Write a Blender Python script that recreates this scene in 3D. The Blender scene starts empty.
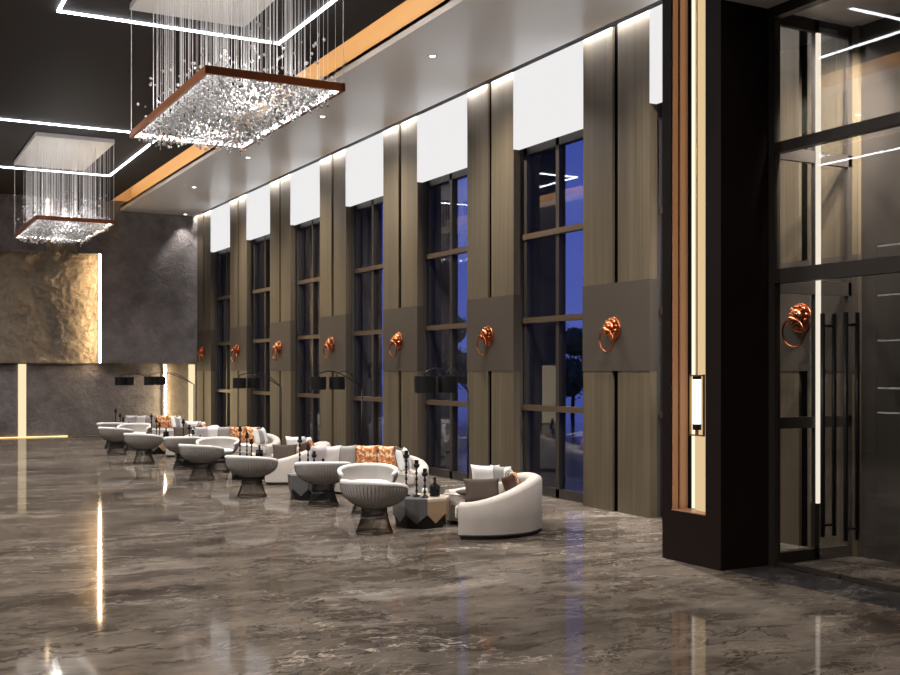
import bpy, math, random
from mathutils import Vector, Matrix
random.seed(7)
R = math.radians
C = bpy.context.scene.collection
PI = math.pi

# ------------------------------------------------------------------ camera
TH = math.atan(590/1100)
cam = bpy.data.cameras.new('camera'); co = bpy.data.objects.new('camera', cam); C.objects.link(co)
cam.sensor_width = 36; cam.lens = 44; cam.shift_y = 33.5/900; cam.clip_end = 400
co.location = (0, 0, 2.2); co.rotation_euler = (PI/2, 0, -TH)
sc = bpy.context.scene; sc.camera = co
vs = sc.view_settings
vs.view_transform = 'Standard'; vs.look = 'None'; vs.gamma = 1; vs.use_curve_mapping = False; vs.exposure = 0.3
sc.cycles.use_denoising = True
sc.cycles.max_bounces = 10; sc.cycles.transparent_max_bounces = 24
sc.cycles.caustics_reflective = False; sc.cycles.caustics_refractive = False
sc.cycles.sample_clamp_indirect = 6

# ------------------------------------------------------------------ materials
def mat(name):
    m = bpy.data.materials.new(name); m.use_nodes = True
    nt = m.node_tree; nt.nodes.clear()
    return m, nt
def N(nt, t, **k):
    n = nt.nodes.new(t)
    for a, b in k.items():
        if a in n.inputs.keys() if isinstance(a, str) else False: n.inputs[a].default_value = b
        else: setattr(n, a, b)
    return n
def L(nt, a, ao, b, bi): nt.links.new(a.outputs[ao], b.inputs[bi])
def prin(name, col, rough=.5, metal=0., spec=.5, **k):
    m, nt = mat(name)
    p = N(nt, 'ShaderNodeBsdfPrincipled'); o = N(nt, 'ShaderNodeOutputMaterial')
    p.inputs['Base Color'].default_value = (*col, 1); p.inputs['Roughness'].default_value = rough
    p.inputs['Metallic'].default_value = metal; p.inputs['Specular IOR Level'].default_value = spec
    for a, b in k.items(): p.inputs[a.replace('_', ' ')].default_value = b
    L(nt, p, 0, o, 0)
    return m
def nodes(m): 
    nt = m.node_tree
    return nt, next(n for n in nt.nodes if n.type == 'BSDF_PRINCIPLED')
def pos(nt, scale=(1, 1, 1), rot=(0, 0, 0), obj=False):
    mp = N(nt, 'ShaderNodeMapping'); mp.inputs['Scale'].default_value = scale; mp.inputs['Rotation'].default_value = rot
    if obj:
        g = N(nt, 'ShaderNodeTexCoord'); L(nt, g, 'Object', mp, 0)
    else:
        g = N(nt, 'ShaderNodeNewGeometry'); L(nt, g, 'Position', mp, 0)
    return mp
def noise(nt, mp, scale, detail=4, rough=.55, dist=0.):
    n = N(nt, 'ShaderNodeTexNoise'); n.inputs['Scale'].default_value = scale; n.inputs['Detail'].default_value = detail
    n.inputs['Roughness'].default_value = rough; n.inputs['Distortion'].default_value = dist
    L(nt, mp, 0, n, 'Vector'); return n
def ramp(nt, src, stops, out='Fac'):
    r = N(nt, 'ShaderNodeValToRGB'); e = r.color_ramp.elements
    while len(e) < len(stops): e.new(.5)
    for i, (p_, c_) in enumerate(stops):
        e[i].position = p_; e[i].color = (*c_, 1) if len(c_) == 3 else c_
    L(nt, src, out, r, 0); return r
def mix(nt, f, a, b, mode='MIX', ff=None):
    m = N(nt, 'ShaderNodeMixRGB'); m.blend_type = mode
    if f is not None: nt.links.new(f, m.inputs[0])
    else: m.inputs[0].default_value = ff
    nt.links.new(a, m.inputs[1]); nt.links.new(b, m.inputs[2]); return m
def bump(nt, p, src, strength=.3, dist=.02, out='Fac'):
    b = N(nt, 'ShaderNodeBump'); b.inputs['Strength'].default_value = strength; b.inputs['Distance'].default_value = dist
    L(nt, src, out, b, 'Height'); L(nt, b, 0, p, 'Normal'); return b
def emit(name, col, s):
    m, nt = mat(name); e = N(nt, 'ShaderNodeEmission'); o = N(nt, 'ShaderNodeOutputMaterial')
    e.inputs[0].default_value = (*col, 1); e.inputs[1].default_value = s; L(nt, e, 0, o, 0); return m

# floor marble
def marble_floor(name, dark, mid, light, rough=.06):
    m, nt = mat(name)
    g = N(nt, 'ShaderNodeNewGeometry')
    def warped(amount, scale, sc_, rot):
        base = pos(nt, (1, 1, 1)); wn = noise(nt, base, scale, 4, .6)
        sub = N(nt, 'ShaderNodeVectorMath'); sub.operation = 'MULTIPLY_ADD'; L(nt, wn, 'Color', sub, 0)
        sub.inputs[1].default_value = (amount, amount, 0); L(nt, g, 'Position', sub, 2)
        mp = N(nt, 'ShaderNodeMapping'); mp.inputs['Rotation'].default_value = (0, 0, R(rot)); mp.inputs['Scale'].default_value = (*sc_, 1)
        L(nt, sub, 0, mp, 0); return mp
    A_ = warped(1.3, .5, (.45, 1.15), 16); B_ = warped(1.0, .8, (.6, 1.2), -14); D_ = warped(.7, 1.1, (.55, 1.3), 34)
    n1 = noise(nt, A_, .55, 6, .58)
    r1 = ramp(nt, n1, [(.30, dark), (.43, tuple(a*.75 for a in mid)), (.52, mid), (.60, tuple(a*.85 for a in mid)), (.72, light)])
    n2 = noise(nt, B_, 1.9, 7, .62); r2 = ramp(nt, n2, [(.33, (.50, .46, .43)), (.5, (.95, .95, .95)), (.68, (1.4, 1.38, 1.34))])
    c = mix(nt, None, r1.outputs[0], r2.outputs[0], 'MULTIPLY', 1)
    def vein(src, scale, w, col, amt, lo, hi, mscale):
        nonlocal c
        n = noise(nt, src, scale, 5, .6); v = ramp(nt, n, [(.5-w, (0, 0, 0)), (.5, (amt,)*3), (.5+w, (0, 0, 0))])
        k = noise(nt, pos(nt, (1, 1, 1)), mscale, 3); km = ramp(nt, k, [(lo, (0, 0, 0)), (hi, (1, 1, 1))])
        f = mix(nt, None, v.outputs[0], km.outputs[0], 'MULTIPLY', 1)
        rgb = N(nt, 'ShaderNodeRGB'); rgb.outputs[0].default_value = (*col, 1)
        c = mix(nt, f.outputs[0], c.outputs[0], rgb.outputs[0])
    dk = tuple(a*.6 for a in dark)
    vein(B_, 1.3, .020, dk, .8, .40, .55, .6)
    vein(D_, 2.2, .018, (dark[0]*1.2, dark[1]*.9, dark[2]*.7), .7, .45, .6, .9)
    vein(A_, 1.6, .010, light, .75, .46, .60, .45)
    vein(D_, 1.1, .008, tuple(min(.6, a*1.5) for a in light), .8, .50, .62, .4)
    vein(B_, 3.0, .010, light, .5, .45, .6, .8)
    df = N(nt, 'ShaderNodeBsdfDiffuse'); L(nt, c, 0, df, 0)
    gl = N(nt, 'ShaderNodeBsdfGlossy'); gl.inputs['Roughness'].default_value = rough
    lw = N(nt, 'ShaderNodeLayerWeight'); lw.inputs[0].default_value = .5
    pw = N(nt, 'ShaderNodeMath'); pw.operation = 'POWER'; pw.inputs[1].default_value = 4.0; L(nt, lw, 'Facing', pw, 0)
    ma = N(nt, 'ShaderNodeMath'); ma.operation = 'MULTIPLY_ADD'; L(nt, pw, 0, ma, 0); ma.inputs[1].default_value = .48; ma.inputs[2].default_value = .04
    ms = N(nt, 'ShaderNodeMixShader'); L(nt, ma, 0, ms, 0); L(nt, df, 0, ms, 1); L(nt, gl, 0, ms, 2)
    out = N(nt, 'ShaderNodeOutputMaterial'); L(nt, ms, 0, out, 0)
    return m
MAT = {}
MAT['floor'] = marble_floor('floor_marble', (.034, .026, .020), (.138, .117, .099), (.33, .295, .262), .06)
MAT['threshold'] = marble_floor('threshold_marble', (.02, .02, .022), (.05, .05, .055), (.16, .155, .15), .08)

def stone(name, c0, c1, sc_=1., bs=.6, bd=.06, rough=.75):
    m = prin(name, c0, rough, 0, .3); nt, p = nodes(m)
    mp = pos(nt, (1, 1, 1)); n = noise(nt, mp, .7*sc_, 9, .68, .2); n2 = noise(nt, mp, 1.9*sc_, 12, .74, .25)
    r = ramp(nt, n, [(.28, c0), (.72, c1)]); r2 = ramp(nt, n2, [(.3, (.55, .55, .55)), (.6, (1.1, 1.1, 1.1))])
    x = mix(nt, None, r.outputs[0], r2.outputs[0], 'MULTIPLY', .7); L(nt, x, 0, p, 'Base Color')
    bump(nt, p, n2, bs, bd); return m
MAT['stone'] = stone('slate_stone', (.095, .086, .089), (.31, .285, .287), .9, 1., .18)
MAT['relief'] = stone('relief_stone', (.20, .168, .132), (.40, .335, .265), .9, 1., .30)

def wood(name, c0, c1, rough=.42):
    m = prin(name, c0, rough, 0, .35); nt, p = nodes(m)
    mp = pos(nt, (14, 14, .25)); n = noise(nt, mp, 1.2, 6, .6, .4)
    mb = pos(nt, (2.2, 2.2, .05)); n2 = noise(nt, mb, 1.4, 3)
    r = ramp(nt, n, [(.3, c0), (.7, c1)]); r2 = ramp(nt, n2, [(.35, (.78, .78, .78)), (.65, (1.12, 1.1, 1.05))])
    x = mix(nt, None, r.outputs[0], r2.outputs[0], 'MULTIPLY', 1); L(nt, x, 0, p, 'Base Color')
    bump(nt, p, n, .08, .004); return m
MAT['wood'] = wood('smoked_oak', (.050, .039, .025), (.086, .068, .044))
MAT['taupe'] = prin('taupe_panel', (.040, .032, .025), .5, 0, .25)
MAT['black'] = prin('black_recess', (.006, .006, .007), .5)
MAT['reveal'] = prin('dark_grey_render', (.035, .034, .036), .7)
MAT['void'] = prin('groove_black', (.0018, .0018, .002), 1, 0, 0)
MAT['bronze'] = prin('dark_bronze', (.030, .025, .021), .38, .3)
MAT['rail'] = prin('brown_bronze_rail', (.07, .047, .028), .4, .3)
MAT['pillar'] = prin('pillar_lacquer', (.009, .005, .004), .5, 0, .12)
MAT['ceil'] = prin('soffit_paint', (.84, .84, .87), .28)
MAT['dark_ceil'] = prin('dark_ceiling_paint', (.034, .0305, .030), .7, 0, .1)
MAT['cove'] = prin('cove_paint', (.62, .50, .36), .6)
MAT['copper'] = prin('polished_copper', (.40, .125, .055), .26, 1.)
MAT['copper_fin'] = prin('copper_satin', (.50, .27, .16), .38, .35)
MAT['copper_frame'] = prin('copper_frame', (.30, .11, .055), .3, .8)
MAT['cream'] = prin('cream_lacquer', (.78, .62, .42), .5)
MAT['brass'] = prin('aged_brass', (.55, .36, .14), .3, 1.)
MAT['steel'] = prin('wire_steel', (.80, .80, .82), .35, .2)
MAT['canopy'] = prin('canopy_white', (.62, .60, .58), .45)
MAT['black_metal'] = prin('black_metal', (.005, .005, .0055), .45, 0, .25)
MAT['rod'] = prin('nickel_rod', (.16, .15, .14), .4, .6)
MAT['wire'] = prin('bronze_wire', (.05, .043, .037), .35, .8)
def fabric(name, c, s=260, rough=.85, var=.12, b=.25):
    m = prin(name, c, rough, 0, .2); nt, p = nodes(m)
    mp = pos(nt, obj=True); n = noise(nt, mp, s, 2); n2 = noise(nt, mp, 5, 3)
    r = ramp(nt, n2, [(.3, tuple(a*(1-var) for a in c)), (.7, tuple(min(1, a*(1+var)) for a in c))]); L(nt, r, 0, p, 'Base Color')
    bump(nt, p, n, b, .003); return m
MAT['sofa'] = fabric('ivory_boucle', (.48, .445, .42), 180, .9, .05)
MAT['chair'] = fabric('pale_grey_wool', (.30, .285, .275), 200, .85, .05)
MAT['chair_in'] = fabric('white_wool', (.72, .71, .70), 200, .85, .03)
MAT['cu_white'] = fabric('cushion_white', (.72, .71, .72))
MAT['cu_grey'] = fabric('cushion_grey', (.30, .29, .29))
MAT['cu_lav'] = fabric('cushion_lavender_grey', (.45, .43, .46))
MAT['cu_brown'] = fabric('cushion_brown', (.070, .054, .045))
MAT['cu_dark'] = fabric('cushion_charcoal', (.055, .052, .047))
MAT['cu_leather'] = prin('cushion_leather', (.055, .026, .016), .4)
MAT['cu_cream'] = fabric('cushion_cream', (.56, .50, .43))
m = fabric('cushion_orange', (.75, .25, .05)); nt, p = nodes(m)
mp = pos(nt, obj=True); n = noise(nt, mp, 14, 3, .5, .5)
r = ramp(nt, n, [(.34, (.20, .08, .035)), (.42, (.46, .155, .045)), (.53, (.55, .22, .07)), (.58, (.74, .62, .48))]); L(nt, r, 0, p, 'Base Color'); MAT['cu_orange'] = m
m = fabric('cushion_pattern', (.2, .2, .18)); nt, p = nodes(m)
mp = pos(nt, obj=True); n = noise(nt, mp, 10, 3, .5, 1.5)
r = ramp(nt, n, [(.42, (.06, .062, .052)), (.52, (.22, .22, .2)), (.62, (.5, .5, .48))]); L(nt, r, 0, p, 'Base Color'); MAT['cu_pattern'] = m
m = fabric('cushion_stripe', (.6, .6, .6)); nt, p = nodes(m)
tc = N(nt, 'ShaderNodeTexCoord'); sx = N(nt, 'ShaderNodeSeparateXYZ'); L(nt, tc, 'Object', sx, 0)
r = ramp(nt, sx, [(.0, (.28, .28, .28)), (.10, (.74, .73, .73))], 'X'); r.color_ramp.interpolation = 'CONSTANT'
L(nt, r, 0, p, 'Base Color'); MAT['cu_stripe'] = m
MAT['slate_facet'] = prin('slate_facet', (.085, .088, .092), .35)
MAT['tan_facet'] = prin('tan_facet', (.36, .25, .16), .4)
MAT['table_top'] = prin('pale_top', (.58, .51, .43), .25)
MAT['candle'] = prin('white_wax', (.8, .76, .7), .5)
MAT['glossblack'] = prin('black_glass', (.006, .006, .007), .12)
MAT['leaf'] = prin('leaf_green', (.06, .115, .045), .6)
MAT['bark'] = prin('bark', (.05, .038, .028), .8)
MAT['car'] = prin('car_paint', (.10, .15, .17), .18, .3)
MAT['carglass'] = prin('car_glass', (.01, .012, .015), .08)
MAT['tyre'] = prin('tyre_rubber', (.012, .012, .012), .8)
MAT['chrome'] = prin('chrome', (.8, .8, .82), .12, 1.)
m = prin('wet_paving', (.16, .165, .18), .12); nt, p = nodes(m)
mp = pos(nt); n = noise(nt, mp, .8, 5); r = ramp(nt, n, [(.35, (.10, .105, .115)), (.65, (.2, .205, .22))]); L(nt, r, 0, p, 'Base Color'); MAT['paving'] = m
MAT['wall'] = prin('dark_plaster', (.07, .062, .058), .5)

def glass(name, tint=(1, 1, 1), ior=1.5, boost=1.0):
    m, nt = mat(name); o = N(nt, 'ShaderNodeOutputMaterial')
    t = N(nt, 'ShaderNodeBsdfTransparent'); t.inputs[0].default_value = (*tint, 1)
    g = N(nt, 'ShaderNodeBsdfGlossy'); g.inputs['Roughness'].default_value = 0.0
    lw = N(nt, 'ShaderNodeLayerWeight'); lw.inputs[0].default_value = .5
    pw = N(nt, 'ShaderNodeMath'); pw.operation = 'POWER'; pw.inputs[1].default_value = 4.0; L(nt, lw, 'Facing', pw, 0)
    f = N(nt, 'ShaderNodeMath'); f.operation = 'MULTIPLY_ADD'; L(nt, pw, 0, f, 0); f.inputs[1].default_value = .95; f.inputs[2].default_value = .045
    mu = N(nt, 'ShaderNodeMath'); mu.operation = 'MULTIPLY'; mu.use_clamp = True; mu.inputs[1].default_value = boost
    x = N(nt, 'ShaderNodeMixShader'); L(nt, f, 0, mu, 0); L(nt, mu, 0, x, 0); L(nt, t, 0, x, 1); L(nt, g, 0, x, 2); L(nt, x, 0, o, 0); return m
MAT['glass'] = glass('window_glass', (.93, .95, 1.0), boost=1.0)
MAT['door_glass'] = glass('door_glass', (.95, .95, .95), boost=1.1)
MAT['crystal'] = prin('crystal', (.98, .98, 1.0), .06, 0, .8, Transmission_Weight=.55, IOR=1.6)

MAT['e_panel'] = emit('panel_light', (1, .985, .98), .70)
MAT['e_led'] = emit('led_cool', (.90, .92, 1.0), 14)
MAT['e_cove'] = emit('led_cove', (1, .62, .27), 9)
MAT['e_wash'] = emit('led_wash', (1, .96, .92), 240)
MAT['e_frame'] = emit('led_frame', (1, .97, .93), 6)
MAT['e_slot'] = emit('led_slot', (1, .80, .50), .85)
MAT['e_niche'] = emit('led_niche', (1, .70, .38), 55)
MAT['e_niche_soft'] = emit('led_niche_soft', (1, .76, .44), 30)
MAT['e_aisle'] = emit('led_aisle', (1, .70, .42), 1.6)
MAT['e_cove2'] = emit('led_cove_left', (1, .60, .27), 12)
MAT['e_base'] = emit('led_base', (1, .62, .25), 3)
MAT['e_high'] = emit('led_high', (1, .74, .42), 7)
MAT['e_line'] = emit('led_line', (1, .86, .66), 1.0)
MAT['e_mirrored'] = emit('mirrored_strip_glow', (1, .90, .74), .9)
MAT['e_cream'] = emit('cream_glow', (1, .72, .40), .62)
MAT['e_tube'] = emit('lamp_tube', (1, .98, .95), 1.5)
MAT['e_down'] = emit('downlight_lens', (1, .96, .9), 12)

# ------------------------------------------------------------------ mesh builder
class MB:
    def __init__(s): s.v = []; s.f = []
    def add(s, vs_, fs_):
        b = len(s.v); s.v += [tuple(v) for v in vs_]; s.f += [tuple(b+i for i in f) for f in fs_]; return s
    def box(s, x0, x1, y0, y1, z0, z1):
        return s.add([(x0,y0,z0),(x1,y0,z0),(x1,y1,z0),(x0,y1,z0),(x0,y0,z1),(x1,y0,z1),(x1,y1,z1),(x0,y1,z1)],
            [(0,3,2,1),(4,5,6,7),(0,1,5,4),(1,2,6,5),(2,3,7,6),(3,0,4,7)])
    def lathe(s, prof, n=24, c=(0, 0, 0), cap=True):
        b = []; 
        for r_, z in prof:
            b += [(c[0]+r_*math.cos(2*PI*i/n), c[1]+r_*math.sin(2*PI*i/n), c[2]+z) for i in range(n)]
        fs = []
        for k in range(len(prof)-1):
            for i in range(n):
                j = (i+1) % n; fs.append((k*n+i, k*n+j, (k+1)*n+j, (k+1)*n+i))
        if cap:
            fs.append(tuple(range(n-1, -1, -1))); q = (len(prof)-1)*n; fs.append(tuple(range(q, q+n)))
        return s.add(b, fs)
    def tube(s, pts, r, n=6, closed=False):
        pts = [Vector(p) for p in pts]; vs_ = []; m_ = len(pts)
        up0 = None
        for i, p in enumerate(pts):
            if closed: d = pts[(i+1) % m_]-pts[i-1]
            else: d = pts[min(i+1, m_-1)]-pts[max(i-1, 0)]
            d.normalize()
            if up0 is None: up0 = Vector((0, 0, 1)) if abs(d.z) < .9 else Vector((1, 0, 0))
            a = d.cross(up0)
            if a.length < 1e-4: a = d.cross(Vector((0, 1, 0)))
            a.normalize(); b = a.cross(d); up0 = b.copy()
            rr = r[i] if isinstance(r, (list, tuple)) else r
            vs_ += [p+rr*(math.cos(2*PI*k/n)*a+math.sin(2*PI*k/n)*b) for k in range(n)]
        fs = []
        for i in range(m_ if closed else m_-1):
            q = (i+1) % m_
            for k in range(n):
                l = (k+1) % n; fs.append((i*n+k, i*n+l, q*n+l, q*n+k))
        if not closed: fs += [tuple(range(n-1, -1, -1)), tuple(range((m_-1)*n, m_*n))]
        return s.add(vs_, fs)
    def grid(s, P, wrap_u=False, wrap_v=False):
        nu, nv = len(P), len(P[0]); fs = []
        for i in range(nu if wrap_u else nu-1):
            for j in range(nv if wrap_v else nv-1):
                a, b = (i+1) % nu, (j+1) % nv; fs.append((i*nv+j, a*nv+j, a*nv+b, i*nv+b))
        return s.add([p for row in P for p in row], fs)
    def ell(s, c, r, nu=12, nv=8, M=None):
        P = []; r = (r, r, r) if not hasattr(r, '__len__') else r
        vs_ = [Vector((0, 0, -r[2]))]+[Vector((r[0]*math.sin(PI*j/nv)*math.cos(2*PI*i/nu), r[1]*math.sin(PI*j/nv)*math.sin(2*PI*i/nu), -r[2]*math.cos(PI*j/nv))) for j in range(1, nv) for i in range(nu)]+[Vector((0, 0, r[2]))]
        if M is not None: vs_ = [M @ v for v in vs_]
        fs = [(0, 1+(i+1) % nu, 1+i) for i in range(nu)]
        for j in range(nv-2):
            for i in range(nu):
                k = (i+1) % nu; a = 1+j*nu; fs.append((a+i, a+k, a+nu+k, a+nu+i))
        t = len(vs_)-1; a = 1+(nv-2)*nu
        fs += [(a+i, a+(i+1) % nu, t) for i in range(nu)]
        return s.add([Vector(c)+v for v in vs_], fs)
    def prism(s, poly, z0, z1):
        n = len(poly)
        return s.add([(x, y, z0) for x, y in poly]+[(x, y, z1) for x, y in poly],
            [tuple(range(n-1, -1, -1)), tuple(range(n, 2*n))]+[(i, (i+1) % n, n+(i+1) % n, n+i) for i in range(n)])
    def build(s, name, m, parent=None, smooth=False, bevel=0, sub=0, loc=None):
        me = bpy.data.meshes.new(name); me.from_pydata(s.v, [], s.f); me.update()
        import bmesh
        bm = bmesh.new(); bm.from_mesh(me); bmesh.ops.recalc_face_normals(bm, faces=bm.faces); bm.to_mesh(me); bm.free()
        me.materials.append(MAT[m] if isinstance(m, str) else m)
        if smooth:
            for p_ in me.polygons: p_.use_smooth = True
        o = bpy.data.objects.new(name, me); C.objects.link(o)
        if parent is not None: o.parent = parent
        if loc: o.location = loc
        if bevel:
            b = o.modifiers.new('bevel', 'BEVEL'); b.width = bevel; b.segments = 2; b.limit_method = 'ANGLE'
        if sub:
            b = o.modifiers.new('sub', 'SUBSURF'); b.levels = sub; b.render_levels = sub
        return o
def tag(o, label, cat, group=None, kind=None):
    o['label'] = label; o['category'] = cat
    if group: o['group'] = group
    if kind: o['kind'] = kind
    return o
def thing(name, label, cat, loc=(0, 0, 0), rz=0, group=None, kind=None):
    o = bpy.data.objects.new(name, None); C.objects.link(o); o.location = loc; o.rotation_euler = (0, 0, rz)
    o.empty_display_size = .1
    return tag(o, label, cat, group, kind)
def copy_tree(o, parent=None):
    c = o.copy(); C.objects.link(c)
    if parent is not None: c.parent = parent
    for ch in list(o.children): copy_tree(ch, c)
    return c
def place(o, loc, rz, label, group):
    o.location = loc; o.rotation_euler = (0, 0, rz); o['label'] = label; o['group'] = group; return o
def struct(name, mb, m, label, cat, **k):
    return tag(mb.build(name, m, **k), label, cat, None, 'structure')

# ------------------------------------------------------------------ shell
XW, YF, ZS, ZU = 10.4, 38.1, 7.61, 7.92
XL, YB = -6.0, -6.0
struct('floor', MB().box(XL-.3, XW+.6, YB-.3, YF+.9, -.2, 0), 'floor', 'glossy brown grey veined marble floor of the hall', 'floor')
tag(MB().box(8.42, 9.05, 4.0, 9.22, -.05, .004).build('trim_1', 'threshold'), 'dark marble inlay strip in the floor before the glass doors', 'floor trim', None, 'structure')
# soffit along the windows, with a gap for the wall washer
b = MB().box(7.76, 10.28, 9.26, YF, ZS, ZS+.17); b.box(7.76, 7.80, 9.26, YF, ZS+.1, ZS+.17)
struct('ceiling', b, 'ceil', 'pale grey lowered ceiling strip along the window wall', 'ceiling')
struct('trim_2', MB().box(8.34, 10.8, YB, 9.26, 6.29, 8.6), 'ceil', 'lower grey ceiling above the entrance', 'ceiling')
# dark upper ceiling slab, cove behind it
struct('ceiling_upper', MB().box(1.78, 7.43, YB, YF+.6, ZU, ZU+.55), 'dark_ceil', 'dark charcoal upper ceiling over the middle of the hall', 'ceiling')
struct('trim_3', MB().box(8.12, 8.25, YB, YF, ZS+.17, 8.6).box(7.35, 8.25, YB, YF, 8.6, 8.7).box(7.36, 8.2, YF-.06, YF+.1, ZU+.03, 8.6), 'cove', 'warm lit recess between the dark ceiling and the lowered ceiling', 'ceiling trim')
tag(MB().box(7.45, 7.50, 0, YF-.1, 8.40, 8.50).build('cove_light', 'e_cove'), 'warm hidden light strip glowing in the ceiling recess on the window side', 'light')
# mirrored left half of the hall
struct('ceiling_left', MB().box(-2.5, 1.44, YB, YF, ZS, ZS+.17), 'ceil', 'pale lowered ceiling strip on the left of the hall', 'ceiling')
struct('trim_4', MB().box(.95, 1.08, YB, YF, ZS+.17, 8.6).box(.95, 1.85, YB, YF, 8.6, 8.7), 'cove', 'warm lit recess on the left of the dark ceiling', 'ceiling trim')
tag(MB().box(1.70, 1.75, YB+1, YF-.1, 8.22, 8.36).build('cove_light', 'e_cove2'), 'warm hidden light strip glowing in the ceiling recess on the left side', 'light')
struct('ceiling_aisle', MB().box(XL, -2.9, YB, YF, ZU, ZU+.3).box(-2.9, -2.5, YB, YF, 8.2, 8.3), 'dark_ceil', 'dark ceiling of the left aisle', 'ceiling')
tag(MB().box(-2.9, -2.88, YB+1, YF-.1, 7.70, 8.15).build('cove_light', 'e_aisle'), 'warm light strip along the left aisle ceiling', 'light')
struct('wall_left', MB().box(XL-.3, XL, YB-.3, YF+.9, 0, 8.8), 'stone', 'dark stone wall on the left of the hall', 'wall')
struct('wall_back', MB().box(XL, XW+.6, YB-.3, YB, 0, 8.8), 'wall', 'dark wall behind the viewer', 'wall')

# ------------------------------------------------------------------ far wall
def fx(x, Y=YF):
    u = (x-450)/1100; s, c = math.sin(TH), math.cos(TH)
    return Y*(s+u*c)/(c-u*s)
def fz(x, y, Y=YF):
    X = fx(x, Y); d = X*math.sin(TH)+Y*math.cos(TH); return 2.2-(y-371)*d/1100
ZB = 2.46
xs = fx(101); xn0 = fx(46); xn1 = fx(80); zn = fz(60, 252)
struct('wall_far', MB().box(XL, XW+.5, YF+.50, YF+.8, 0, 8.6), 'stone', 'dark textured stone at the far end of the hall', 'wall')
struct('wall_far_block', MB().box(xs, XW+.1, YF, YF+.5, ZB, ZU+.02), 'stone', 'dark stone block of the far wall right of the glowing panel', 'wall')
struct('wall_far_band', MB().box(XL, xn0, YF, YF+.5, zn, ZU+.02).box(xn1, xs+.01, YF, YF+.5, zn, ZU+.02), 'stone', 'dark stone band above the glowing panel', 'wall')
from mathutils import noise as mn
P = []
for i in range(171):
    X = 2.5+(xs-2.5)*i/170; col = []
    for j in range(111):
        Z = ZB+(zn-ZB)*j/110; q = Vector((X*.9, 3.1, Z*.9))
        h_ = mn.fractal(q+Vector((mn.noise(q*.8), 0, mn.noise(q*.8+Vector((9, 0, 0)))))*.7, .8, 2.1, 7)
        h_ = .10*h_+.05*abs(mn.noise(q*3.0))+.03*mn.noise(q*8)
        col.append((X, YF+.36-max(-.09, min(.16, h_)), Z))
    P.append(col)
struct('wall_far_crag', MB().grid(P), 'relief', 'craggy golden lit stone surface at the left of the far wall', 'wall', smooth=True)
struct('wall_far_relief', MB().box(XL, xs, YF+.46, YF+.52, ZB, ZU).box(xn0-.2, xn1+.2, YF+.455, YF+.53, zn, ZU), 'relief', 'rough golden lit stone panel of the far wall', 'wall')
sl0, sl1 = fx(20), fx(28)
tag(MB().box(xs-.05, xs-.005, YF+.02, YF+.09, ZB+.02, zn).build('wall_light', 'e_niche'), 'warm vertical light strip at right edge of the glowing stone panel', 'light')
tag(MB().box(xn0+.0, xn0+.12, YF+.3, YF+.36, fz(46, 226), ZU-.03).build('wall_light', 'e_high'), 'warm vertical light strip behind the far chandelier, high on the wall', 'light')
tag(MB().box(sl0, sl1, YF+.44, YF+.52, .03, ZB-.03).build('wall_light', 'e_slot'), 'cream glowing vertical slot at the far left, down to the floor', 'light')
tag(MB().box(fx(-80), fx(70), YF+.45, YF+.48, .012, .03).build('wall_light', 'e_base'), 'warm light line along the foot of the far wall', 'light')
# reflected slot out of frame on the left of the far wall
tag(MB().box(-4.4, -3.7, YF+.44, YF+.52, .03, ZB-.03).build('wall_light', 'e_slot'), 'cream glowing slot in the far wall, seen mirrored in the nearest window', 'light')
# lit niche beside the window wall
nx0, nx1, nx2 = fx(165), fx(190), fx(196.5)
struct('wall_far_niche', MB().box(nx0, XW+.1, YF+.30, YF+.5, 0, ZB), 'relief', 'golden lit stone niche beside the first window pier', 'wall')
tag(MB().box(nx0+.0, nx0+.07, YF+.12, YF+.18, .05, ZB-.05).build('wall_light', 'e_niche_soft'), 'warm light strip at left edge of the golden niche', 'light')
tag(MB().box(nx1+.02, nx2, YF+.2, YF+.29, .05, ZB-.03).build('wall_light', 'e_slot'), 'cream glowing strip between the golden niche and the window wall', 'light')
struct('trim_5', MB().box(fx(-300), XW, YF+.44, YF+.5, 0, .012), 'brass', 'thin strip at the foot of the far wall', 'trim')

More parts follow.
